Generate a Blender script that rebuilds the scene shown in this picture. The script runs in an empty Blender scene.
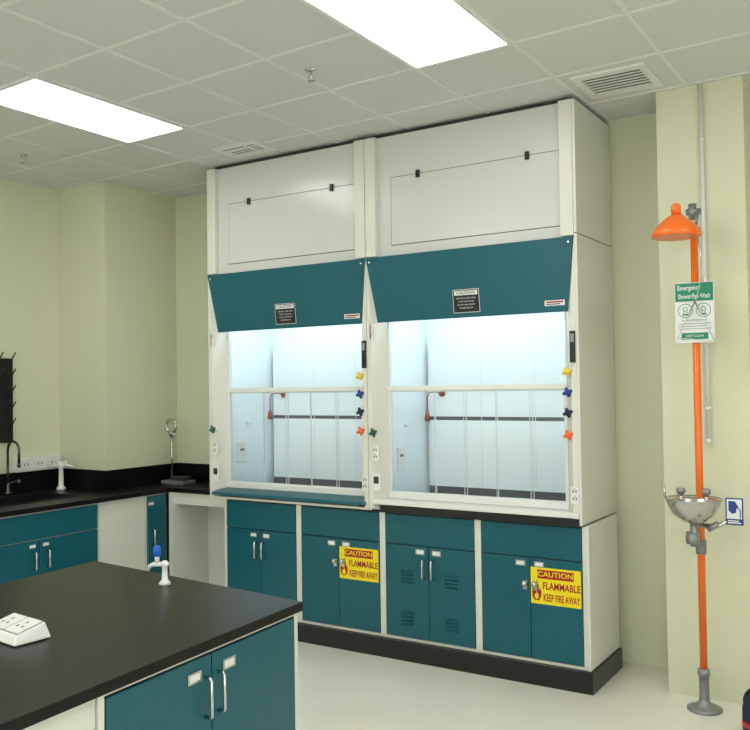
import bpy, bmesh, math
from mathutils import Vector, Matrix
sc=bpy.context.scene
try:
    sc.view_settings.view_transform='Standard'
except Exception: pass
# ---------------- camera ----------------
v1=(-987,405);v2=(925,378)
a=Vector((v1[0]-375,365-v1[1],0));b=Vector((v2[0]-375,365-v2[1],0))
f=math.sqrt(-(a.dot(b)))
d1=Vector((a.x,a.y,-f)).normalized();d2=Vector((b.x,b.y,-f)).normalized()
X_=-d1;Y_=d2;Z_=X_.cross(Y_)
Rm=Matrix((X_,Y_,Z_))
cd=bpy.data.cameras.new("camera");cam=bpy.data.objects.new("camera",cd);sc.collection.objects.link(cam)
cam.matrix_world=Matrix.Translation((0,0,1.65))@Rm.to_4x4()
cd.sensor_fit='HORIZONTAL';cd.sensor_width=36;cd.lens=f*36/750;cd.clip_start=.05
sc.camera=cam
# ---------------- materials ----------------
M={}
def mat(name,col,rough=.5,metal=0,emit=None,es=0,noise=0,nscale=8,bump=0,bscale=40,spec=.5,coat=0):
    m=bpy.data.materials.new(name);m.use_nodes=True;nt=m.node_tree;p=nt.nodes['Principled BSDF']
    p.inputs['Base Color'].default_value=(*col,1);p.inputs['Roughness'].default_value=rough;p.inputs['Metallic'].default_value=metal
    p.inputs['Specular IOR Level'].default_value=spec
    if coat: p.inputs['Coat Weight'].default_value=coat;p.inputs['Coat Roughness'].default_value=.08
    if emit: p.inputs['Emission Color'].default_value=(*emit,1);p.inputs['Emission Strength'].default_value=es
    if noise or bump:
        tc=nt.nodes.new('ShaderNodeTexCoord')
    if noise:
        n=nt.nodes.new('ShaderNodeTexNoise');n.inputs['Scale'].default_value=nscale;n.inputs['Detail'].default_value=6
        nt.links.new(tc.outputs['Object'],n.inputs['Vector'])
        r=nt.nodes.new('ShaderNodeValToRGB');e=r.color_ramp.elements
        e[0].position=.3;e[1].position=.7
        e[0].color=(*[c*(1-noise) for c in col],1);e[1].color=(*[min(1,c*(1+noise)) for c in col],1)
        nt.links.new(n.outputs['Fac'],r.inputs['Fac']);nt.links.new(r.outputs['Color'],p.inputs['Base Color'])
    if bump:
        n=nt.nodes.new('ShaderNodeTexNoise');n.inputs['Scale'].default_value=bscale;n.inputs['Detail'].default_value=4
        nt.links.new(tc.outputs['Object'],n.inputs['Vector'])
        bn=nt.nodes.new('ShaderNodeBump');bn.inputs['Strength'].default_value=bump;bn.inputs['Distance'].default_value=.005
        nt.links.new(n.outputs['Fac'],bn.inputs['Height']);nt.links.new(bn.outputs['Normal'],p.inputs['Normal'])
    M[name]=m;return m
mat('wall',(.70,.71,.51),.55,noise=.02,nscale=1.5,bump=.12,bscale=60)
mat('ceiling',(.69,.70,.68),.9,noise=.02,nscale=60,bump=.2,bscale=150)
mat('tbar',(.78,.79,.76),.5)
mat('floor',(.83,.81,.71),.12,noise=.05,nscale=1.2,bump=.03,bscale=12)
mat('hood',(.73,.725,.65),.32,noise=.01,nscale=3)
mat('hoodpanel',(.655,.665,.625),.20)
mat('teal',(.002,.100,.135),.33,noise=.06,nscale=2)
mat('black',(.008,.008,.009),.35)
mat('top',(.004,.004,.0042),.33,noise=.2,nscale=5,spec=.28)
mat('dark',(.03,.028,.025),.6)
mat('ventdark',(.06,.06,.055),.7)
mat('liner',(.84,.91,.93),.35,noise=.01,nscale=2)
mat('slot',(.13,.14,.15),.5)
mat('worksurf',(.16,.17,.17),.35)
mat('white',(.8,.8,.77),.35)
mat('alu',(.75,.79,.80),.35,metal=.1)
mat('steel',(.6,.6,.6),.22,metal=1)
mat('chrome',(.75,.75,.75),.1,metal=1)
mat('darkmetal',(.12,.12,.12),.25,metal=.9)
mat('grey',(.28,.29,.29),.4,metal=.5)
mat('orange',(.95,.17,.008),.35,coat=.3)
mat('orangek',(.9,.14,.02),.4)
mat('red',(.6,.02,.02),.4)
mat('redbrown',(.30,.07,.04),.5)
mat('blue',(.01,.04,.25),.4)
mat('bright_blue',(.01,.12,.65),.35)
mat('yellow',(.85,.60,.02),.4)
mat('greenk',(.01,.10,.06),.4)
mat('signgreen',(.005,.24,.12),.4)
mat('signwhite',(.78,.80,.78),.4)
mat('signyellow',(.90,.72,.01),.4)
mat('signred',(.40,.01,.015),.4)
mat('navy',(.01,.015,.06),.7,noise=.2,nscale=30)
mat('lamp',(1,1,1),.5,emit=(.99,1,.98),es=9.3)
mat('tube',(1,1,1),.5,emit=(.82,.94,1),es=15)
mat('added_fill',(1,1,1),.5,emit=(.95,.985,1),es=1.8)  # glow of the added unseen windows, fills the room with light
g=bpy.data.materials.new('glass');g.use_nodes=True;nt=g.node_tree;nt.nodes.clear()
o=nt.nodes.new('ShaderNodeOutputMaterial');mx=nt.nodes.new('ShaderNodeMixShader');t=nt.nodes.new('ShaderNodeBsdfTransparent');gl=nt.nodes.new('ShaderNodeBsdfGlossy')
t.inputs[0].default_value=(.99,.995,.995,1);gl.inputs['Roughness'].default_value=.03;fr=nt.nodes.new('ShaderNodeFresnel');fr.inputs[0].default_value=1.22
nt.links.new(fr.outputs[0],mx.inputs[0]);nt.links.new(t.outputs[0],mx.inputs[1]);nt.links.new(gl.outputs[0],mx.inputs[2]);nt.links.new(mx.outputs[0],o.inputs[0]);M['glass']=g
# ---------------- builder ----------------
class B:
    def __init__(s): s.bm=bmesh.new();s.mats=[];s.xf=None
    def mi(s,m):
        if m not in s.mats:s.mats.append(m)
        return s.mats.index(m)
    def _faces(s,vs,fs,m,smooth=False):
        i=s.mi(m)
        if s.xf: vs=[s.xf(Vector(v)) for v in vs]
        bv=[s.bm.verts.new(v) for v in vs]
        for fc in fs:
            try:
                q=s.bm.faces.new([bv[k] for k in fc]);q.material_index=i;q.smooth=smooth
            except ValueError: pass
        return s
    def box(s,x0,x1,y0,y1,z0,z1,m):
        x0,x1=sorted((x0,x1));y0,y1=sorted((y0,y1));z0,z1=sorted((z0,z1))
        vs=[(x0,y0,z0),(x1,y0,z0),(x1,y1,z0),(x0,y1,z0),(x0,y0,z1),(x1,y0,z1),(x1,y1,z1),(x0,y1,z1)]
        return s._faces(vs,[(0,3,2,1),(4,5,6,7),(0,1,5,4),(1,2,6,5),(2,3,7,6),(3,0,4,7)],m)
    def prism(s,bot,top,m):
        n=len(bot);vs=list(bot)+list(top)
        fs=[tuple(range(n))[::-1],tuple(range(n,2*n))]+[(i,(i+1)%n,n+(i+1)%n,n+i) for i in range(n)]
        return s._faces(vs,fs,m)
    def tube(s,pts,r,m,seg=16,caps=True):
        pts=[Vector(p) for p in pts];rs=r if isinstance(r,(list,tuple)) else [r]*len(pts)
        vs=[];fs=[];n=len(pts);up=None
        for i,p in enumerate(pts):
            d=(pts[min(i+1,n-1)]-pts[max(i-1,0)]).normalized()
            if up is None:
                up=d.orthogonal().normalized()
            up=(up-d*up.dot(d))
            up=up.normalized() if up.length>1e-6 else d.orthogonal().normalized()
            w=d.cross(up)
            for k in range(seg):
                t=2*math.pi*k/seg;vs.append(p+(up*math.cos(t)+w*math.sin(t))*rs[i])
        for i in range(n-1):
            for k in range(seg):
                k2=(k+1)%seg;fs.append((i*seg+k,i*seg+k2,(i+1)*seg+k2,(i+1)*seg+k))
        if caps: fs.append(tuple(range(seg))[::-1]);fs.append(tuple(range((n-1)*seg,n*seg)))
        s._faces(vs,fs,m,True)
        return s
    def cyl(s,p0,p1,r,m,seg=20): 
        return s.tube([p0,p1],r,m,seg)
    def lathe(s,c,prof,m,seg=32,axis='z'):
        c=Vector(c);vs=[];fs=[]
        for (r,h) in prof:
            for k in range(seg):
                t=2*math.pi*k/seg;x,y=r*math.cos(t),r*math.sin(t)
                v={'z':(x,y,h),'y':(x,-h,y),'x':(h,x,y)}[axis];vs.append(c+Vector(v))
        n=len(prof)
        for i in range(n-1):
            for k in range(seg):
                k2=(k+1)%seg;fs.append((i*seg+k,i*seg+k2,(i+1)*seg+k2,(i+1)*seg+k))
        if prof[0][0]>1e-4: fs.append(tuple(range(seg))[::-1])
        if prof[-1][0]>1e-4: fs.append(tuple(range((n-1)*seg,n*seg)))
        return s._faces(vs,fs,m,True)
    def poly(s,pts,m): return s._faces(pts,[tuple(range(len(pts)))],m)
    def text(s,txt,size,mw,m,xs=1,bold=.0):
        cu=bpy.data.curves.new('t','FONT');cu.body=txt;cu.size=size;cu.align_x='CENTER';cu.align_y='CENTER';cu.offset=bold*size;cu.resolution_u=3
        ob=bpy.data.objects.new('t',cu);sc.collection.objects.link(ob);bpy.context.view_layer.update()
        me=bpy.data.meshes.new_from_object(ob.evaluated_get(bpy.context.evaluated_depsgraph_get()))
        T=mw@Matrix.Diagonal((xs,1,1,1))
        vs=[T@v.co for v in me.vertices]
        s._faces(vs,[tuple(p.vertices) for p in me.polygons],m)
        bpy.data.objects.remove(ob);bpy.data.curves.remove(cu);bpy.data.meshes.remove(me)
        return s
def fin(bl,name,parent=None,origin=(0,0,0),bevel=0,seg=2,label=None):
    O=Vector(parent['o'][:]) if parent is not None else Vector(origin)
    if not getattr(bl,'norecalc',False): bmesh.ops.recalc_face_normals(bl.bm,faces=bl.bm.faces)
    bmesh.ops.translate(bl.bm,verts=bl.bm.verts,vec=-O)
    me=bpy.data.meshes.new(name);bl.bm.to_mesh(me);bl.bm.free()
    for m in bl.mats: me.materials.append(M[m])
    ob=bpy.data.objects.new(name,me);sc.collection.objects.link(ob)
    if parent is not None: ob.parent=parent
    else: ob.location=O
    ob['o']=list(O)
    if bevel:
        md=ob.modifiers.new('bevel','BEVEL');md.width=bevel;md.segments=seg;md.limit_method='ANGLE';md.angle_limit=math.radians(40)
    if label: ob['label']=label
    return ob
def thing(name,label,cat,o,group=None):
    e=bpy.data.objects.new(name,None);e.empty_display_size=.1;sc.collection.objects.link(e);e.location=o;e['o']=list(o);e['label']=label;e['category']=cat
    if group:e['group']=group
    return e
def tag(ob,label,cat,group=None):
    ob['label']=label;ob['category']=cat
    if group:ob['group']=group
    return ob
def struct(ob): ob['kind']='structure';return ob
def sbox(name,*a):
    b=B();b.box(*a);return struct(fin(b,name))
RX=Matrix.Rotation(math.radians(90),4,'X')
def face_y(x,y,z): return Matrix.Translation((x,y,z))@RX   # text facing -Y
def arc(c,r,a0,a1,n,ax='xz'):
    out=[]
    for i in range(n+1):
        t=math.radians(a0+(a1-a0)*i/n);u,v=r*math.cos(t),r*math.sin(t)
        out.append((c[0]+u,c[1],c[2]+v) if ax=='xz' else (c[0],c[1]+u,c[2]+v))
    return out
# ---------------- room ----------------
XL,XR,YB,YN,H=-5.72,2.4,5.12,-3.2,3.215
HT=3.185
sbox('floor',XL-.1,XR+.1,YN-.1,YB+.1,-.1,0,'floor')
sbox('ceiling',XL-.1,XR+.1,YN-.1,YB+.1,H,H+.1,'ceiling')
sbox('wall_back',XL-.1,XR+.1,YB,YB+.1,0,H,'wall')
sbox('wall_left',XL-.1,XL,YN,YB,0,H,'wall')
sbox('wall_right',XR,XR+.1,YN,YB,0,H,'wall')
sbox('wall_front',XL-.1,XR+.1,YN-.1,YN,0,H,'wall')
sbox('wall_left_pillar',XL,-5.18,4.39,YB,0,H,'wall')
sbox('wall_right_pillar',-1.19,-.752,4.74,YB,0,H,'wall')
def added_window(n,ax,a0,a1,z0,z1):  # invented windows out of view, added as glowing fill for ceiling and fronts
    b=B()
    def bx(u0,u1,c0,c1,d0,d1,m):
        if ax=='y': b.box(u0,u1,YN+d0,YN+d1,c0,c1,m)
        else: b.box(XR-d0,XR-d1,u0,u1,c0,c1,m)
    bx(a0,a1,z0,z1,.002,.012,'added_fill')
    w=.05
    bx(a0-w,a1+w,z1,z1+w,0,.05,'white');bx(a0-w,a1+w,z0-w,z0,0,.05,'white');bx(a0-w,a0,z0,z1,0,.05,'white');bx(a1,a1+w,z0,z1,0,.05,'white')
    k=int((a1-a0)/1.0)
    for i in range(1,k): u=a0+(a1-a0)*i/k;bx(u-.02,u+.02,z0,z1,.012,.04,'white')
    struct(fin(b,'added_window_%d'%n))
added_window(1,'y',-4.6,-1.4,.95,2.6);added_window(2,'y',-.9,1.9,.95,2.6);added_window(3,'x',-2.4,2.6,.95,2.6)
# ceiling grid (very slightly out of square with the walls)
P=.53;GX=-1.555;GY=3.68;SH=.038
def XC(p): return Vector((p.x,min(max(p.y-SH*(p.x+1.8),YN),YB),p.z))
b=B();b.xf=XC
k=-9
while GX+k*P<XR:
    x=GX+k*P
    if x>XL: b.box(x-.009,x+.009,YN-.3,YB+.3,H-.005,H+.001,'tbar')
    k+=1
k=-14
while GY+k*P<YB+.2:
    y=GY+k*P
    if y>YN: b.box(XL,XR,y-.009,y+.009,H-.0045,H+.001,'tbar')
    k+=1
struct(fin(b,'trim_1'))
def ceil_light(ix,iy,label):
    x0=GX+ix*P;y1=GY+iy*P;x1=x0+P;y0=y1-2*P
    if ix==-5: x0-=.012;x1-=.012
    r=thing('ceiling_light',label,'ceiling light',((x0+x1)/2,(y0+y1)/2-SH*((x0+x1)/2+1.8),H),'recessed ceiling light panels')
    b=B();b.xf=XC;w=.022;z0,z1=H-.012,H
    b.box(x0,x1,y0,y0+w,z0,z1,'white').box(x0,x1,y1-w,y1,z0,z1,'white').box(x0,x0+w,y0+w,y1-w,z0,z1,'white').box(x1-w,x1,y0+w,y1-w,z0,z1,'white')
    fin(b,'frame',r)
    b=B();b.xf=XC;b.box(x0+w,x1-w,y0+w,y1-w,H-.009,H,'lamp');fin(b,'diffuser',r,label='glowing white diffuser')
L1='glowing white rectangular troffer recessed in the ceiling grid'
for ix in (-1,-5,3):
    for iy in (0,-5,-9):
        ceil_light(ix,iy,L1)
def vent(x0,x1,y0,y1,label,n):
    r=thing('air_vent',label,'air vent',((x0+x1)/2,(y0+y1)/2,H))
    b=B();w=.04;z0=H-.010
    b.box(x0,x1,y0,y0+w,z0,H,'white').box(x0,x1,y1-w,y1,z0,H,'white').box(x0,x0+w,y0+w,y1-w,z0,H,'white').box(x1-w,x1,y0+w,y1-w,z0,H,'white')
    fin(b,'frame',r)
    b=B();b.box(x0+w,x1-w,y0+w,y1-w,H-.002,H-.001,'ventdark');fin(b,'duct_opening',r)
    for i in range(n):
        b=B()
        y=y0+w+(i+.5)*(y1-y0-2*w)/n;h=(y1-y0-2*w)/n*.22
        b.box(x0+w,x1-w,y-h,y+h,H-.006,H-.0035,'white')
        fin(b,'louver_blade',r)
vent(-1.50,-1.12,4.26,4.63,'square louvered supply air grille in the ceiling tile',7)
vent(-3.90,-3.55,4.18,4.43,'rectangular ceiling air grille beside the fume hood top',5)
def sprinkler(x,y):
    r=thing('sprinkler','small chrome fire sprinkler head hanging from the ceiling','sprinkler',(x,y,H),'ceiling sprinklers')
    b=B();b.lathe((x,y,H),[(.035,0),(.035,-.006),(.012,-.012)],'chrome');fin(b,'escutcheon',r)
    b=B();b.cyl((x,y,H-.01),(x,y,H-.05),.006,'steel');b.lathe((x,y,H-.05),[(.004,0),(.02,-.003),(.02,-.006),(0,-.007)],'steel');fin(b,'head',r)
sprinkler(-2.52,3.42);sprinkler(-5.02,3.57)
# ---------------- fume hoods ----------------
YF=4.49;YBK=5.11
def service(x,z,colm,parent,y):
    b=B();b.lathe((x,y,z),[(.016,0),(.016,.006),(.009,.010),(.008,.03)],'white',16,'y')
    kb=fin(b,'service_valve',parent,label=None)
    b=B();b.lathe((x,y-.022,z),[(.012,0),(.018,.006),(.018,.016),(.012,.026),(0,.028)],colm,16,'y')
    for k in range(4):
        t=math.radians(20)+k*math.pi/2
        b.tube([(x,y-.035,z),(x+.027*math.cos(t),y-.035,z+.027*math.sin(t))],[.011,.008],colm,10)
    h=fin(b,'valve_knob',kb)
    h['label']={'yellow':'yellow','blue':'blue','orangek':'orange','greenk':'dark green','navy':'navy'}[colm]+' cross-handle knob'
def plate(x,z,w,h,y,parent,name,kind):
    b=B();b.box(x-w/2,x+w/2,y-.008,y,z-h/2,z+h/2,'white')
    if kind=='outlet':
        for dz in (h*.22,-h*.22):
            for dx in (-.008,.008): b.box(x+dx-.003,x+dx+.003,y-.0095,y-.008,z+dz-.007,z+dz+.007,'dark')
            b.box(x-.003,x+.003,y-.0095,y-.008,z+dz+.01,z+dz+.015,'dark')
    if kind=='switch': b.box(x-.010,x+.010,y-.014,y-.008,z-.018,z+.018,'hood')
    if kind=='added_window': b.box(x-w*.3,x+w*.3,y-.0095,y-.008,z-h*.1,z+h*.3,'dark')
    return fin(b,name,parent,bevel=.002)
def hood(xa,xb,label,rightend,teal_sill):
    r=thing('fume_hood',label,'fume hood',((xa+xb)/2,(YF+YBK)/2,.88),'laboratory fume hoods')
    D=.10;fw=.03;cw=.09
    for s,xo in ((1,xa),(-1,xb)):
        b=B()
        p=lambda w1,w2,z:[(xo,YF,z),(xo+s*w1,YF,z),(xo+s*w2,YF+D,z),(xo+s*w2,YF+D+.03,z),(xo,YF+D+.03,z)]
        b.prism(p(fw,cw,.90),p(fw,cw,2.04),'hood');b.prism(p(fw,cw,2.04),p(.001,.06,2.44),'hood')
        bmesh.ops.remove_doubles(b.bm,verts=b.bm.verts,dist=1e-5)
        fin(b,'side_post',r)
        b=B();b.box(xo,xo+s*.075,YF-.004,YF+D,2.445,HT,'hood');fin(b,'upper_post',r,bevel=.003)
        b=B();b.box(xo,xo+s*.018,YF+D+.03,YBK,.90,HT,'hood');fin(b,'side_panel',r)
    g=.003
    b=B();T=.012
    top=[(xa+g,YF-.010,2.44),(xb-g,YF-.010,2.44),(xb-g,YF+T,2.44),(xa+g,YF+T,2.44)]
    bot=[(xa+.055,YF+.038,2.04),(xb-.055,YF+.038,2.04),(xb-.055,YF+.038+T,2.04),(xa+.055,YF+.038+T,2.04)]
    b.prism(bot,top,'teal')
    for x,z in ((xa+.03,2.41),(xb-.03,2.41)): b.lathe((x,YF-.008,z),[(.008,0),(.008,.004),(0,.005)],'steel',12,'y')
    cover=fin(b,'sash_cover',r,bevel=.002,label='dark teal sloped steel cover panel')
    def sl(z): return YF-.010+(2.44-z)/.4*.048
    ang=math.atan2(.048,.4)
    def smat(x,z,off): return Matrix.Translation((x,sl(z)-off,z))@Matrix.Rotation(math.radians(90)+ang,4,'X')
    cx=xa+.505*(xb-xa)
    b=B();w,h=.085,.068
    mw=smat(cx,2.135,.003)
    def q(x0,x1,y0,y1,m,off=0): b.poly([mw@Vector(v) for v in ((x0,y0,off),(x1,y0,off),(x1,y1,off),(x0,y1,off))],m)
    q(-w,w,-h,h,'signwhite',-.0005);q(-w+.003,w-.003,-h+.003,h-.003,'black');q(-w+.010,w-.010,.034,.060,'signwhite',.001)
    b.text('CAUTION',.023,mw@Matrix.Translation((0,.047,.002)),'black',1.15,.01)
    for i in range(4):
        b.text(['KEEP SASH CLOSED WHEN','HOOD IS NOT IN USE','DO NOT USE WITHOUT','PROPER AIRFLOW'][i],.0115,mw@Matrix.Translation((0,.016-.019*i,.002)),'signwhite',.9)
    b.norecalc=True
    fin(b,'caution_label',cover,label='black and white caution label')
    b=B();mw=smat(xb-.125,2.09,.003);q(-.058,.058,-.015,.015,'signwhite');q(-.05,.05,.001,.009,'signred',.001);q(-.05,.03,-.009,-.004,'dark',.001)
    b.norecalc=True;fin(b,'name_plate',cover,label='small white name plate')
    b=B();y=YF+.035
    b.box(xa+.07,xb-.07,y,y+.02,2.44,HT,'hoodpanel')
    up=fin(b,'upper_enclosure',r)
    b=B();x0,x1=xa+.17,xb-.085;z0,z1=2.51,2.925
    b.box(x0,x1,y-.006,y,z0,z1,'hoodpanel')
    ap=fin(b,'access_panel',up,bevel=.003)
    b=B();ww=.003
    b.box(x0-ww,x1+ww,y-.002,y+.001,z0-ww,z1+ww,'ventdark')
    fin(b,'panel_seam',up)
    for fx in (.18,.83):
        x=x0+(x1-x0)*fx
        b=B();b.box(x-.012,x+.012,y-.02,y-.005,z1-.025,z1+.02,'black');fin(b,'latch',ap,bevel=.003,label='black turn latch')
    b=B();b.box(xa+.02,xb-.02,YF+.05,YBK,HT,H-.007,'dark');fin(b,'top_gap_shade',r)  # dark strip standing in for the shaded gap between hood and ceiling
    xi,xj=xa+.095,xb-.095;yi,yb=YF+.13,YBK-.03
    b=B();b.box(xi-.01,xi,yi,yb,.93,2.36,'liner').box(xj,xj+.01,yi,yb,.93,2.36,'liner').box(xi,xj,yb,yb+.01,.93,2.36,'liner').box(xi-.01,xj+.01,YF+.06,yb,2.36,2.37,'liner')
    ln=fin(b,'interior_liner',r,label='glossy pale blue-white interior liner')
    for z0_,z1_ in ((.985,1.418),(1.442,1.95)):
        b=B();b.box(xi+.03,xj-.03,yb-.035,yb-.028,z0_,z1_,'liner');fin(b,'baffle',ln)
    for z0_,z1_ in ((.935,.985),(1.40,1.46)):
        b=B();b.box(xi+.02,xj-.02,yb-.027,yb-.001,z0_,z1_,'slot');fin(b,'exhaust_slot',ln)
    for fx in (.36,.68):
        x=xi+(xj-xi)*fx
        b=B();b.box(x-.002,x+.002,yb-.037,yb-.0345,.985,1.418,'alu').box(x-.002,x+.002,yb-.037,yb-.0345,1.418,1.95,'alu')
        bmesh.ops.remove_doubles(b.bm,verts=b.bm.verts,dist=1e-5);fin(b,'baffle_joint',ln)
    b=B();b.box(xi-.01,xj+.01,YF+.02,yb,.895,.93,'worksurf');b.box(xi,xj,YF+.02,YF+.06,.93,.938,'worksurf');fin(b,'work_surface',r,bevel=.004)
    b=B();b.box(xi+.12,xj-.12,yi+.03,yi+.15,2.335,2.359,'tube');fin(b,'light_tube',r,label='glowing fluorescent light fixture')
    x=xi+.05
    b=B();b.tube([(xi+.13,yb-.045,1.595),(xi+.10,yb-.08,1.605),(x+.02,yb-.10,1.60),(x,yb-.10,1.57),(x,yb-.10,1.47)],.0035,'redbrown',8)
    b.lathe((x,yb-.10,1.46),[(.008,.02),(.014,.0),(.018,-.03),(.016,-.045),(0,-.045)],'redbrown',16)
    b.lathe((xi+.13,yb-.036,1.595),[(.022,0),(.022,.01),(0,.012)],'redbrown',16,'y')
    fin(b,'hose_connection',ln,label='reddish brown rubber hose fitting')
    b=B();b.cyl((xi+.0,yi+.16,1.40),(xi+.025,yi+.16,1.40),.014,'liner',12);fin(b,'inner_nozzle',ln)
    b=B();b.box(xi,xi+.008,yi+.05,yi+.14,1.12,1.26,'white');b.box(xi+.008,xi+.0095,yi+.075,yi+.115,1.20,1.215,'slot');fin(b,'inner_outlet',ln)
    ys=YF+D+.004
    b=B();xs0,xs1=xa+.088,xb-.088
    b.box(xs0,xs1,ys-.02,ys+.02,1.618,1.648,'white')
    b.box(xs0,xs1,ys-.016,ys+.02,.955,.992,'white').box(xs0,xs0+.018,ys-.012,ys+.02,.992,1.618,'white').box(xs1-.018,xs1,ys-.012,ys+.02,.992,1.618,'white')
    b.box(xs0,xs0+.008,ys-.008,ys+.02,1.648,2.05,'white').box(xs1-.008,xs1,ys-.008,ys+.02,1.648,2.05,'white')
    sash=fin(b,'sash',r,bevel=.002,label='white framed sliding sash')
    b=B();b.box(xs0+.008,xs1-.008,ys,ys+.004,1.648,2.06,'glass');fin(b,'glass_pane',sash)
    W=(xs1-xs0-.036)
    for i,(s0,s1) in enumerate(((0,.28),(.265,.46),(.445,.64),(.625,.83),(.815,1))):
        px0=xs0+.018+W*s0;px1=xs0+.018+W*s1;yy=ys-.004+(i%2)*.008
        b=B();b.box(px0+.004,px1-.004,yy,yy+.003,1.0,1.610,'glass');gp=fin(b,'glass_pane',sash)
        b=B();e=.0035;b.box(px0,px0+e,yy-.0005,yy+.0035,.992,1.618,'alu').box(px1-e,px1,yy-.0005,yy+.0035,.992,1.618,'alu').box(px0+e,px1-e,yy-.0005,yy+.0035,.992,1.0,'alu').box(px0+e,px1-e,yy-.0005,yy+.0035,1.610,1.618,'alu')
        bmesh.ops.remove_doubles(b.bm,verts=b.bm.verts,dist=1e-5)
        fin(b,'pane_frame',gp)
    b=B()
    if teal_sill:
        b.prism([(xa+.04,YF-.03,.915),(xb-.02,YF-.03,.915),(xb-.02,YF+.09,.90),(xa+.04,YF+.09,.90)],[(xa+.04,YF-.025,.932),(xb-.02,YF-.025,.932),(xb-.02,YF+.09,.955),(xa+.04,YF+.09,.955)],'teal')
    else:
        b.box(xa+.03,xb,YF-.008,YF+.09,.925,.953,'white')
    fin(b,'airfoil_sill',r,bevel=.003,label=('teal' if teal_sill else 'white')+' airfoil sill')
    b=B();b.box(xa,xb,YF+.005,YBK,.885,.899,'hood')
    if not teal_sill: b.box(xa+.08,xb,YF-.004,YF+.03,.893,.922,'black').box(xa+.02,xb,YF-.001,YF+.02,.878,.893,'black')
    fin(b,'base_edge',r)
    xr=xb-.05
    for z,c in ((1.71,'yellow'),(1.60,'blue'),(1.49,'navy'),(1.37,'orangek')):
        service(xr,z,c,r,YF+.028)
    service(xa+.045,1.363,'greenk',r,YF+.018)
    plate(xa+.045,1.235,.055,.095,YF+.012,r,'power_outlet','outlet')
    plate(xa+.05,1.06,.06,.11,YF+.012,r,'lock_box','added_window')
    plate(xa+.04,1.985,.045,.09,YF+.008,r,'light_switch','switch')
    b=B();b.box(xb-.032,xb-.002,YF-.01,YF,1.76,1.93,'black').box(xb-.027,xb-.007,YF-.012,YF-.01,1.87,1.915,'grey');fin(b,'airflow_monitor',r,bevel=.002,label='black airflow monitor')
    plate(xr+.03,1.05,.045,.09,YF+.0,r,'power_outlet','outlet')
    if rightend:
        b=B();b.box(xb-.001,xb+.016,YF+.002,YBK,.886,2.455,'hood');fin(b,'end_panel',r,bevel=.003)
        b=B();b.box(xb-.001,xb+.016,YF+.002,YBK,2.46,HT,'hood');fin(b,'end_panel',r,bevel=.003)
    return r
hood(-4.232,-2.912,'cream fume hood with teal cover and teal sill, lit inside',False,True)
hood(-2.908,-1.575,'cream fume hood with teal cover, white sill and black edge',True,False)
# ---------------- base cabinets ----------------
def label_holder(x,z,y,parent):
    b=B();b.box(x-.03,x+.03,y-.004,y,z-.016,z+.016,'steel').box(x-.023,x+.023,y-.005,y-.004,z-.010,z+.010,'signwhite');fin(b,'label_holder',parent)
def handle(x,z0,z1,y,parent):
    b=B();b.tube([(x,y,z0),(x,y-.022,z0),(x,y-.028,z0+.006),(x,y-.028,z1-.006),(x,y-.022,z1),(x,y,z1)],.006,'steel',10);fin(b,'handle',parent,label='brushed steel bar handle')
def flam_sign(x0,x1,z0,z1,y,parent):
    b=B();w=x1-x0;h=z1-z0;cx=(x0+x1)/2
    def q(a0,a1,c0,c1,m,off): b.poly([(a0,y-off,c0),(a1,y-off,c0),(a1,y-off,c1),(a0,y-off,c1)],m)
    q(x0,x1,z0,z1,'signyellow',.002)
    q(x0+w*.14,x1-w*.14,z1-h*.30,z1-h*.06,'signred',.003)
    b.text('CAUTION',h*.195,face_y(cx,y-.004,z1-h*.18),'signyellow',1.15,.015)
    b.text('FLAMMABLE',h*.275,face_y(cx+w*.115,y-.003,z0+h*.50),'signred',.72,.02)
    b.text('KEEP FIRE AWAY',h*.275,face_y(cx+w*.115,y-.003,z0+h*.18),'signred',.50,.02)
    fx=x0+w*.12;fz=z0+h*.10;s=h*.56
    pts=[(-.2,0),(.2,0),(.36,.18),(.40,.42),(.28,.62),(.22,.46),(.16,.72),(.02,1.05),(-.02,.75),(-.14,.5),(-.26,.68),(-.38,.42),(-.36,.16)]
    b.poly([(fx+px*s*.62,y-.003,fz+pz*s) for px,pz in pts],'signred')
    b.poly([(fx+px*s*.28,y-.004,fz+.06*s+pz*s*.42) for px,pz in pts],'signyellow')
    b.norecalc=True
    return fin(b,'warning_sign',parent,label='yellow CAUTION FLAMMABLE KEEP FIRE AWAY sign with flame')
yb=YF+.03;YC=5.015
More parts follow.
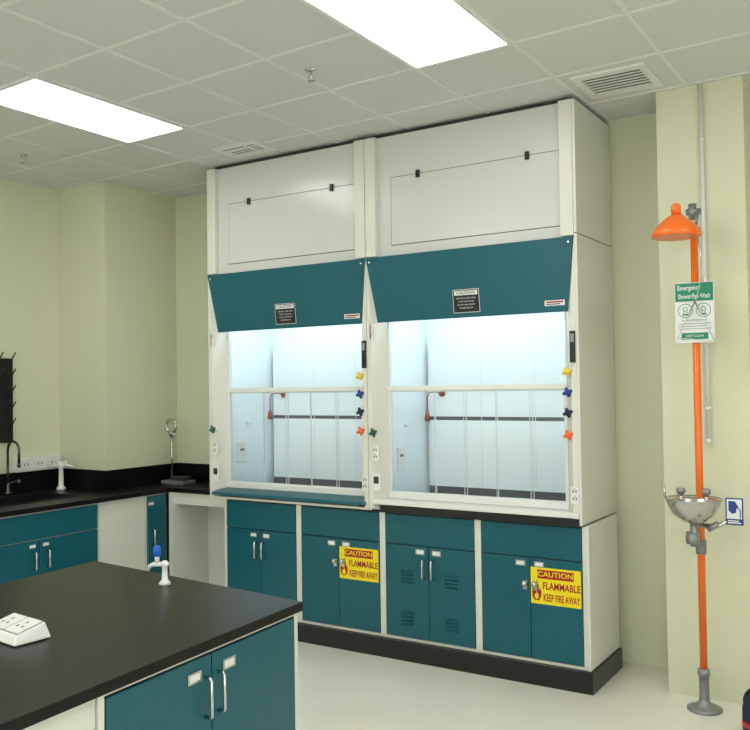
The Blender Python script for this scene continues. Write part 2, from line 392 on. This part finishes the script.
def basecab(xa,xb,label,sign=False,louv=False):
    r=thing('base_cabinet',label,'cabinet',((xa+xb)/2,4.8,.115),'base cabinets under the fume hoods')
    zt_=.877
    b=B();b.box(xa,xb,yb+.02,YC,.115,zt_,'hood');b.box(xa,xa+.02,yb,yb+.02,.115,zt_,'hood').box(xb-.02,xb,yb,yb+.02,.115,zt_,'hood').box(xa+.02,xb-.02,yb,yb+.02,.115,.132,'hood');b.box(xa+.02,xb-.02,yb+.01,yb+.02,.132,zt_,'dark')
    fin(b,'body',r)
    x0,x1=xa+.024,xb-.024;xm=(x0+x1)/2;y=yb-.006
    b=B();b.box(x0,x1,y,yb+.012,.692,.870,'teal');fin(b,'drawer_front',r,bevel=.003,label='teal steel drawer front')
    for (u0,u1,hx) in ((x0,xm-.002,xm-.03),(xm+.002,x1,xm+.03)):
        b=B();b.box(u0,u1,y,yb+.012,.136,.686,'teal')
        if louv:
            c=(u0+u1)/2
            for zc in (.50,.25):
                for k in range(4):
                    z=zc+.022*(k-1.5)
                    b.prism([(c-.045,y-.0005,z-.005),(c+.045,y-.0005,z-.005),(c+.045,y+.002,z-.005),(c-.045,y+.002,z-.005)],[(c-.04,y-.007,z+.001),(c+.04,y-.007,z+.001),(c+.04,y+.002,z+.006),(c-.04,y+.002,z+.006)],'teal')
                    b.box(c-.042,c+.042,y-.001,y-.0002,z-.0075,z-.0055,'black')
        d=fin(b,'door',r,bevel=.003 if not louv else .0008,label='teal steel door' if not louv else 'teal steel door with pressed louvres')
        sg=-1 if hx<xm else 1
        label_holder(xm+sg*.055,.655,y,d)
        if sign:
            b=B();b.lathe((hx,y,.545),[(.012,0),(.012,.004),(.008,.006),(.008,.018),(.014,.022),(.013,.03),(0,.032)],'steel',16,'y')
            b.box(hx-.012,hx+.012,y-.004,y,.51,.56,'steel');fin(b,'lock_knob',d,label='steel lock knob')
            if sg==1: flam_sign(xm+.004,x1-.004,.44,.64,y,d)
        else: handle(hx,.50,.61,y,d)
    return r
basecab(-4.125,-3.479,'teal steel cabinet with drawer and two plain doors')
basecab(-3.479,-2.834,'teal steel cabinet with flammable sign beneath the teal-silled hood',sign=True)
basecab(-2.834,-2.189,'teal steel cabinet with louvered vents in both doors',louv=True)
basecab(-2.189,-1.552,'teal steel cabinet with flammable sign beside the cream end panel',sign=True)
b=B();b.box(-1.551,-1.532,yb-.010,YC,.115,.884,'hood');tag(fin(b,'end_panel',bevel=.003,origin=(-1.53,4.8,.115)),'cream steel end panel closing the cabinet row','end panel')
b=B();b.box(-4.125,-1.518,yb-.03,yb+.03,0,.113,'black').box(-1.55,-1.518,yb+.03,YC,0,.113,'black').box(-4.125,-4.09,yb+.03,YC,0,.113,'black')
bmesh.ops.remove_doubles(b.bm,verts=b.bm.verts,dist=1e-5)
tag(fin(b,'plinth',origin=(-2.8,4.52,0)),'black plinth running under the fume hood cabinets','plinth')
# ---------------- wall counter ----------------
FX=-4.84;FY=4.71;zt=.90
b=B()
sx0,sx1,sy0,sy1=-5.50,-5.08,3.35,4.05
T0=.868
b.box(XL+.001,FX,2.3,sy0,T0,zt,'top').box(XL+.001,sx0,sy0,sy1,T0,zt,'top').box(sx1,FX,sy0,sy1,T0,zt,'top').box(XL+.001,FX,sy1,4.388,T0,zt,'top').box(-5.178,FX,4.388,FY,T0,zt,'top').box(-5.178,-4.236,FY,YB-.002,T0,zt,'top')
ct=tag(fin(b,'worktop',origin=(-5.2,4.2,T0)),'black L-shaped chemical-resistant worktop along the walls','worktop')
b=B();zs=1.045
b.box(XL+.001,XL+.02,2.3,4.388,zt,zs,'top').box(XL+.02,-5.16,4.37,4.389,zt,zs,'top').box(-5.179,-5.16,4.389,YB-.02,zt,zs,'top').box(-5.179,-4.236,YB-.02,YB-.001,zt,zs,'top')
fin(b,'backsplash',ct)
sk=thing('sink','black drop-in laboratory sink in the worktop','sink',((sx0+sx1)/2,(sy0+sy1)/2,.68))
b=B();w=.008
b.box(sx0+.001,sx1-.001,sy0+.001,sy1-.001,.66,.668,'black').box(sx0+.001,sx0+w,sy0+.001,sy1-.001,.668,zt-.002,'black').box(sx1-w,sx1-.001,sy0+.001,sy1-.001,.668,zt-.002,'black').box(sx0+w,sx1-w,sy0+.001,sy0+w,.668,zt-.002,'black').box(sx0+w,sx1-w,sy1-w,sy1-.001,.668,zt-.002,'black')
fin(b,'basin',sk)
b=B();z1=zt+.001;b.box(sx0-.015,sx0,sy0-.015,sy1+.015,z1,zt+.006,'black').box(sx1,sx1+.015,sy0-.015,sy1+.015,z1,zt+.006,'black').box(sx0,sx1,sy0-.015,sy0,z1,zt+.006,'black').box(sx0,sx1,sy1,sy1+.015,z1,zt+.006,'black');fin(b,'rim',sk)
b=B();b.lathe((-5.29,3.7,.668),[(.03,0),(.03,.003),(0,.003)],'steel');fin(b,'drain',sk)
zc=zt+.001
fy_=3.87
fc=thing('faucet','thin dark gooseneck faucet behind the black sink','faucet',(-5.62,fy_,zc))
b=B();b.lathe((-5.62,fy_,zc),[(.026,0),(.026,.012),(.014,.025),(.014,.07),(.010,.08)],'darkmetal');fin(b,'base',fc)
b=B();b.tube([(-5.62,fy_,.95),(-5.62,fy_,1.22)]+arc((-5.555,fy_,1.22),.065,180,0,12)+[(-5.49,fy_,1.13)],.0095,'darkmetal',12);b.cyl((-5.49,fy_,1.135),(-5.49,fy_,1.10),.012,'darkmetal');fin(b,'gooseneck',fc)
b=B();b.tube([(-5.62,fy_,.98),(-5.62,fy_+.07,.99),(-5.62,fy_+.09,.99)],.006,'darkmetal',10);b.lathe((-5.62,fy_+.09,.96),[(.014,0),(.016,.025),(.012,.04),(0,.042)],'darkmetal',16);fin(b,'tap_handle',fc)
r=thing('power_socket_strip','white surface-mounted socket box on the wall above the worktop','socket',(XL,4.17,1.05))
b=B();b.box(XL+.001,XL+.055,3.98,4.36,1.046,1.15,'white');fin(b,'housing',r,bevel=.006)
for y0 in (4.05,4.17,4.29):
    b=B();b.box(XL+.055,XL+.059,y0-.045,y0+.045,1.06,1.135,'signwhite')
    for dy in (-.015,.015): b.box(XL+.059,XL+.0605,y0+dy-.003,y0+dy+.003,1.09,1.11,'dark')
    fin(b,'socket_plate',r)
r=thing('gas_turret','white bench-mounted gas turret with two outlets on the worktop','gas tap',(-5.52,4.25,zc))
x,y=-5.52,4.25
b=B();b.lathe((x,y,zc),[(.035,0),(.035,.012),(.02,.03),(.016,.16),(.022,.17),(.022,.20),(.01,.21),(0,.21)],'white');fin(b,'column',r)
for s in (-1,1):
    b=B();b.tube([(x,y,1.085),(x+.03*s,y+.03*s,1.085),(x+.075*s,y+.05*s,1.07)],[.012,.011,.006],'white',10);b.box(x+.02*s-.012,x+.02*s+.012,y+.02*s-.008,y+.02*s+.008,1.09,1.12,'white');fin(b,'outlet_nozzle',r)
r=thing('ring_stand','steel stand with small open loop on the corner worktop','ring stand',(-5.04,4.93,zc))
b=B();b.box(-5.10,-4.86,4.86,5.0,zc,zt+.03,'grey').box(-5.02,-4.88,4.88,4.97,zt+.03,zt+.06,'dark');fin(b,'base',r,bevel=.004)
b=B();b.cyl((-5.05,4.93,zt+.02),(-5.05,4.93,1.30),.008,'steel');fin(b,'rod',r)
b=B();b.tube(arc((-5.055,4.93,1.355),.052,-70,240,20),.011,'steel',8)
b.lathe((-5.05,4.93,1.285),[(.012,-.02),(.02,-.01),(.028,.012),(.03,.018),(.0,.018)],'steel',16);b.tube([(-5.05,4.93,1.27),(-5.015,4.92,1.275),(-5.005,4.92,1.30)],.009,'steel');fin(b,'ring',r)
r=thing('drying_rack','black pegboard drying rack mounted on the wall above the sink','drying rack',(XL,3.6,1.3))
b=B();b.box(XL+.001,XL+.02,3.25,3.97,1.27,1.89,'black');fin(b,'board',r)
for i in range(7):
    for j in range(5):
        y0=3.33+i*.10;z0=1.35+j*.12
        b=B();b.tube([(XL+.015,y0,z0),(XL+.11,y0,z0+.10)],.005,'black',8);fin(b,'peg',r)
def sidecab(y0,y1,label,doors):
    r=thing('wall_base_cabinet',label,'cabinet',(-5.2,(y0+y1)/2,.1),'base cabinets under the wall worktop')
    xf=FX-.03
    b=B();b.box(XL+.01 if y1<4.38 else -5.17,xf-.02,y0,y1,.1,.65,'hood');b.box(xf-.022,xf-.004,y0,y1,.1,T0-.001,'hood');fin(b,'body',r)
    n=len(doors)
    if n==2:
        b=B();b.box(xf-.006,xf+.012,y0+.02,y1-.02,.69,.855,'teal');fin(b,'drawer_front',r,bevel=.003,label='teal steel drawer front')
    zt_=.683 if n==2 else .855
    for k,(u0,u1,hy) in enumerate(doors):
        b=B();b.box(xf-.006,xf+.012,u0,u1,.13,zt_,'teal');d=fin(b,'door',r,bevel=.003,label='teal steel door')
        b=B();b.tube([(xf+.012,hy,.50),(xf+.034,hy,.50),(xf+.04,hy,.506),(xf+.04,hy,.604),(xf+.034,hy,.61),(xf+.012,hy,.61)],.006,'steel',10);fin(b,'handle',d,label='brushed steel bar handle')
        b=B();zl=.65 if n==2 else .80;b.box(xf+.012,xf+.016,hy-.04,hy+.015,zl-.015,zl+.015,'steel').box(xf+.016,xf+.017,hy-.033,hy+.008,zl-.009,zl+.009,'signwhite');fin(b,'label_holder',d)
sidecab(3.13,4.06,'teal steel sink cabinet with drawer front and two doors',[(3.15,3.57,3.53),(3.575,4.04,3.63)])
sidecab(4.49,4.69,'narrow teal steel cabinet at the inside corner',[(4.50,4.68,4.54)])
b=B();b.box(-5.17,FX-.035,4.065,4.485,.1,T0-.001,'hood');tag(fin(b,'filler_panel',origin=(-5.0,4.28,0.1)),'cream filler panel between teal cabinets','panel')
b=B();b.box(FX-.09,FX-.06,2.9,4.70,0,.098,'black');tag(fin(b,'plinth',origin=(-4.9,3.8,0)),'black plinth under the wall cabinets','plinth')
b=B();b.box(-4.82,-4.24,FY+.02,FY+.04,.78,T0-.001,'hood').box(-4.86,-4.82,FY+.0,YB-.03,0,T0-.001,'hood').box(-4.82,-4.24,YB-.03,YB-.01,0,T0-.001,'hood');tag(fin(b,'kneehole_frame',origin=(-4.5,4.9,0)),'cream kneehole frame under the corner worktop','desk frame')
# ---------------- island ----------------
A=Vector((-1.84,2.41,.005));U_=Vector((-1.23,.13,0)).normalized();V_=Vector((.08,-1.22,0)).normalized()
def XF(p): return A+U_*p.x+V_*p.y+Vector((0,0,p.z-(.005 if p.z<.01 else 0)))
UL,VL=1.237,2.15
b=B();b.xf=XF;b.box(0,UL,0,VL,.868,.90,'top');tag(fin(b,'island_worktop',bevel=.003,origin=XF(Vector((UL/2,VL/2,.872)))),'matte black worktop of the island bench','worktop')
def islcab(v0,v1,label):
    r=thing('island_cabinet',label,'cabinet',XF(Vector((.6,(v0+v1)/2,0))))
    b=B();b.xf=XF;f0=.022
    b.box(f0+.02,UL-.03,v0,v1,0,.867,'hood');b.box(f0,f0+.02,v0,v0+.022,.1,.867,'hood').box(f0,f0+.02,v1-.022,v1,.1,.867,'hood').box(f0,f0+.02,v0+.022,v1-.022,.855,.867,'hood')
    b.box(f0+.014,f0+.02,v0+.02,v1-.02,.1,.86,'dark')
    fin(b,'body',r)
    vm=(v0+v1)/2+.012
    for (a0,a1,hv,s) in ((v0+.026,vm-.002,vm-.03,-1),(vm+.002,v1-.026,vm+.03,1)):
        b=B();b.xf=XF;b.box(f0-.006,f0+.013,a0,a1,.12,.85,'teal');d=fin(b,'door',r,bevel=.003,label='teal steel door')
        b=B();b.xf=XF;F=f0-.006
        b.tube([(F,hv,.672),(F-.022,hv,.672),(F-.028,hv,.678),(F-.028,hv,.782),(F-.022,hv,.788),(F,hv,.788)],.006,'steel',10);fin(b,'handle',d,label='brushed steel bar handle')
        c=vm+s*.08
        b=B();b.xf=XF;b.box(F-.004,F,c-.03,c+.03,.785,.817,'steel').box(F-.005,F-.004,c-.022,c+.022,.791,.811,'signwhite');fin(b,'label_holder',d)
islcab(.008,.92,'teal two-door cabinet at the end of the island bench')
b=B();b.xf=XF
b.box(.03,.05,.923,VL-.05,.78,.867,'hood').box(.6,.62,.923,VL-.05,0.0,.867,'hood').box(.03,UL-.05,VL-.05,VL-.03,0,.867,'hood')
tag(fin(b,'island_kneehole',origin=XF(Vector((.6,1.5,0)))),'cream open knee space frame of the island bench','desk frame')
r=thing('socket_box','white sloped double socket box on the island worktop','socket',(-2.33,1.62,.906))
Tm=Matrix.Translation((-2.335,1.635,.907))@Matrix.Rotation(math.radians(-6),4,'Z')
def XS(p): return Tm@p
b=B();b.xf=XS
b.prism([(-.095,-.06,0),(.095,-.06,0),(.095,.06,0),(-.095,.06,0)],[(-.085,-.05,.028),(.085,-.05,.028),(.085,.045,.05),(-.085,.045,.05)],'white')
fin(b,'housing',r,bevel=.006,seg=4)
for sx in (-.042,.042):
    b=B();b.xf=XS;zz=lambda y:.028+(y+.05)/.095*.022+.001
    b.prism([(sx-.040,-.044,zz(-.044)-.001),(sx+.040,-.044,zz(-.044)-.001),(sx+.040,.040,zz(.040)-.001),(sx-.040,.040,zz(.040)-.001)],[(sx-.040,-.044,zz(-.044)+.001),(sx+.040,-.044,zz(-.044)+.001),(sx+.040,.040,zz(.040)+.001),(sx-.040,.040,zz(.040)+.001)],'grey')
    b.prism([(sx-.038,-.042,zz(-.042)),(sx+.038,-.042,zz(-.042)),(sx+.038,.038,zz(.038)),(sx-.038,.038,zz(.038))],[(sx-.036,-.040,zz(-.04)+.004),(sx+.036,-.040,zz(-.04)+.004),(sx+.036,.036,zz(.036)+.004),(sx-.036,.036,zz(.036)+.004)],'white')
    for dx,dy in ((-.013,-.012),(.013,-.012),(0,.012)): b.prism([(sx+dx-.003,dy-.005,zz(dy)+.002),(sx+dx+.003,dy-.005,zz(dy)+.002),(sx+dx+.003,dy+.005,zz(dy)+.002),(sx+dx-.003,dy+.005,zz(dy)+.002)],[(sx+dx-.003,dy-.005,zz(dy-.005)+.0046),(sx+dx+.003,dy-.005,zz(dy-.005)+.0046),(sx+dx+.003,dy+.005,zz(dy+.005)+.0046),(sx+dx-.003,dy+.005,zz(dy+.005)+.0046)],'ventdark')
    fin(b,'socket_plate',r)
x,y=-2.46,2.36;z0=.906
r=thing('bench_tap','white bench tap with blue knob on the island worktop','tap',(x,y,z0))
b=B();b.lathe((x,y,z0),[(.022,0),(.022,.008),(.012,.018),(.010,.07),(.013,.075),(.013,.086),(.006,.090),(0,.090)],'white',20);fin(b,'column',r)
b=B();b.tube([(x-.055,y-.032,.958),(x-.050,y-.030,.975),(x-.038,y-.024,.982),(x,y,.982),(x+.018,y+.0,.983)],[.006,.008,.009,.009,.008],'white',10);fin(b,'spout',r)
b=B();b.cyl((x-.025,y-.015,.983),(x-.025,y-.015,1.02),.009,'white',12);b.lathe((x-.025,y-.015,1.012),[(.010,0),(.014,.004),(.014,.034),(.010,.040),(0,.041)],'bright_blue',16);fin(b,'knob',r,label='blue knob')
# ---------------- emergency shower ----------------
sx,sy=-.975,4.58
r=thing('emergency_shower','orange and galvanized combination emergency shower and eyewash on the floor','safety shower',(sx,sy,0))
b=B();b.cyl((sx,sy,.19),(sx,sy,2.37),.0185,'orange');fin(b,'pipe',r,label='orange vertical pipe')
b=B();b.lathe((sx,sy,0.001),[(.085,0),(.085,.008),(.07,.014),(.03,.035),(.026,.05),(.024,.06),(.024,.17),(.03,.172),(.03,.20),(.02,.205)],'grey');fin(b,'floor_flange',r,label='grey metal floor flange')
hy=sy-.37;zh=2.44
b=B();b.tube([(sx,sy,2.36),(sx,sy,zh-.02),(sx,sy-.02,zh),(sx,hy+.01,zh),(sx,hy,zh-.01),(sx,hy,zh-.03)],.017,'orange');b.cyl((sx,sy-.0,zh),(sx,sy+.10,zh),.014,'grey');b.lathe((sx,sy,zh-.05),[(.024,0),(.024,.035)],'grey');fin(b,'shower_arm',r)
b=B();b.lathe((sx,hy,zh),[(.018,.0),(.036,-.008),(.058,-.026),(.080,-.046),(.100,-.068),(.112,-.088),(.114,-.106),(.107,-.109),(.0,-.085)],'orange',40);fin(b,'shower_head',r,label='orange bell-shaped shower head')
b=B();b.lathe((sx,hy,zh),[(.02,-.0),(.024,.02),(.022,.04),(.012,.052),(0,.052)],'orange');fin(b,'head_cap',r)
b=B();b.cyl((sx,sy-.02,2.47),(sx,sy-.02,2.55),.02,'grey');b.cyl((sx-.03,sy-.02,2.51),(sx+.04,sy-.02,2.51),.016,'grey');b.tube([(sx+.03,sy-.03,2.51),(sx+.03,sy-.06,2.48),(sx+.03,sy-.08,2.44)],.008,'grey');fin(b,'valve',r,label='grey shower valve')
b=B();px=sx+.01;py=sy-.06
b.tube([(px+.02,sy-.08,2.44),(px+.04,py,2.2),(px+.005,py,2.05)],.003,'steel',8);b.tube([(px,py,2.05),(px-.088,py,1.87),(px+.088,py,1.85),(px,py,2.05)],.0035,'steel',8);fin(b,'pull_handle',r,label='triangular steel pull handle')
by=sy-.14;zb=1.07
b=B();b.lathe((sx,by,zb),[(.03,-.115),(.05,-.11),(.10,-.07),(.125,-.02),(.132,0),(.138,.004),(.132,.006),(.12,-.018),(.09,-.06),(.04,-.095),(0,-.098)],'steel',40);fin(b,'eyewash_bowl',r,label='stainless steel eyewash bowl')
for s in (-1,1):
    b=B();b.cyl((sx+s*.06,by,zb-.03),(sx+s*.06,by,zb+.02),.008,'steel',12);b.lathe((sx+s*.06,by,zb+.02),[(.012,0),(.022,.012),(.022,.03),(.015,.034),(0,.034)],'grey',16);fin(b,'eyewash_nozzle',r)
z_=.04
b=B();b.tube([(sx-.06,by,zb-.03),(sx,by,zb-.045),(sx+.06,by,zb-.03)],.008,'steel',10);b.tube([(sx,sy,.94+z_),(sx,by+.06,.93+z_),(sx,by,.925+z_)],.016,'grey');b.cyl((sx,sy,.91+z_),(sx,sy,.98+z_),.028,'grey');b.cyl((sx,by,.93+z_),(sx,by,.80+z_),.02,'grey');b.tube([(sx,by,.82+z_),(sx,sy,.78+z_)],.016,'grey');b.cyl((sx-.035,by,.84+z_),(sx+.02,by,.84+z_),.032,'grey');b.cyl((sx,sy,.74+z_),(sx,sy,.81+z_),.026,'grey');fin(b,'eyewash_valve',r)
b=B();b.tube([(sx,by+.04,.94),(sx+.10,by+.02,.94),(sx+.15,by+.02,.97)],.011,'steel',10);b.cyl((sx+.06,by+.02,.925),(sx+.11,by+.02,.955),.016,'grey');fin(b,'push_arm',r)
b=B();b.tube([(sx-.135,by,zb),(sx-.14,by,zb+.03),(sx-.14,by,zb+.055)],.006,'steel',8);fin(b,'dust_cover_arm',r)
b=B();x0,x1,z0,z1=sx+.145,sx+.225,.955,1.085;y=by+.01
b.box(x0,x1,y,y+.004,z0,z1,'blue')
def q(a0,a1,c0,c1,m,off=.001): b.poly([(a0,y-off,c0),(a1,y-off,c0),(a1,y-off,c1),(a0,y-off,c1)],m)
q(x0+.006,x1-.006,z0+.03,z1-.006,'signwhite')
c=(x0+x1)/2
b.poly([(c-.026,y-.002,z1-.015),(c+.004,y-.002,z1-.015),(c+.012,y-.002,z1-.03),(c+.02,y-.002,z1-.045),(c+.010,y-.002,z1-.05),(c+.008,y-.002,z1-.07),(c-.012,y-.002,z1-.075),(c-.026,y-.002,z1-.06)],'blue')
b.tube([(c+.026,y-.003,z0+.034),(c+.028,y-.003,z0+.07),(c+.018,y-.003,z0+.085)],.0025,'blue',6)
q(x0+.010,x1-.010,z0+.008,z0+.014,'signwhite',.002);q(x0+.010,x1-.020,z0+.018,z0+.023,'signwhite',.002)
fin(b,'push_paddle',r,label='blue and white eyewash push plate')
# shower sign
r=thing('safety_sign','green and white emergency shower eye wash sign on orange pipe','sign',(sx,sy-.025,1.85))
y=sy-.028;x0,x1,z0,z1=sx-.095,sx+.095,1.845,2.15;cx=(x0+x1)/2
b=B();b.box(x0,x1,y,y+.003,z0,z1,'signwhite');fin(b,'board',r)
b=B()
q(x0+.003,x1-.003,2.055,2.147,'signgreen')
b.text('Emergency',.034,face_y(cx-.025,y-.002,2.123),'signwhite',.75,.015);b.text('Shower/Eye Wash',.034,face_y(cx,y-.002,2.080),'signwhite',.62,.015)
def ring(cx_,cz,ro,ri,m,off):
    n=24
    for t in range(n):
        a0=t*2*math.pi/n;a1=(t+1)*2*math.pi/n
        b.poly([(cx_+ri*math.cos(a0),y-off,cz+ri*math.sin(a0)),(cx_+ro*math.cos(a0),y-off,cz+ro*math.sin(a0)),(cx_+ro*math.cos(a1),y-off,cz+ro*math.sin(a1)),(cx_+ri*math.cos(a1),y-off,cz+ri*math.sin(a1))],m)
for s in (-1,1):
    c=cx+s*.044
    ring(c,2.008,.036,.0325,'signgreen',.0012)
    ring(c,2.016,.012,.0085,'signgreen',.0012)
    b.poly([(c-.016,y-.0012,1.984),(c+.016,y-.0012,1.984),(c+.012,y-.0012,1.992),(c-.012,y-.0012,1.992)],'signgreen')
    for dx in (-.008,.008): q(c+dx-.0015,c+dx+.0015,1.992,2.004,'signgreen',.0012)
b.text('IN CASE OF EMERGENCY',.012,face_y(cx,y-.0015,1.958),'dark',.9)
for i in range(3): q(x0+.015,x1-.015-.02*(i%2),1.940-.013*i,1.943-.013*i,'grey')
q(x0+.03,x1-.03,1.862,1.895,'signgreen');b.text('KEEP CLEAR',.016,face_y(cx,y-.0015,1.879),'signwhite')
b.norecalc=True;fin(b,'printed_face',r)
# conduit
b=B();cx_=-.956;cy_=4.724
b.cyl((cx_,cy_,1.35),(cx_,cy_,H-.001),.0105,'white')
b.cyl((cx_,cy_,1.32),(cx_,cy_,1.352),.0135,'white')
for z in (1.5,2.2,2.9): b.cyl((cx_,cy_,z),(cx_,cy_,z+.02),.0145,'white')
tag(fin(b,'conduit_pipe',origin=(cx_,cy_,1.3)),'thin off-white conduit fixed to the pillar','pipe')
# bag
bx,byy=-.675,4.36
r=thing('duffel_bag','dark navy fabric bag with red trim on the floor','bag',(bx,byy,0))
b=B();prof=[(.0,0),(.07,0),(.085,.03),(.085,.13),(.07,.18),(.03,.20),(0,.20)]
b.lathe((bx,byy,0),prof,'navy',24);ob=fin(b,'body',r)
b=B();b.tube(arc((bx,byy,.15),.075,180,0,12),.008,'black',8);fin(b,'strap',r)
b=B();b.lathe((bx,byy,.05),[(.086,0),(.0875,.004),(.0875,.02),(.086,.024)],'red',24);fin(b,'red_trim',r)
w=bpy.data.worlds.new('world');sc.world=w;w.use_nodes=True;w.node_tree.nodes['Background'].inputs[0].default_value=(.8,.85,1,1);w.node_tree.nodes['Background'].inputs[1].default_value=.2
for ob in list(sc.objects):
    if 'o' in ob: del ob['o']
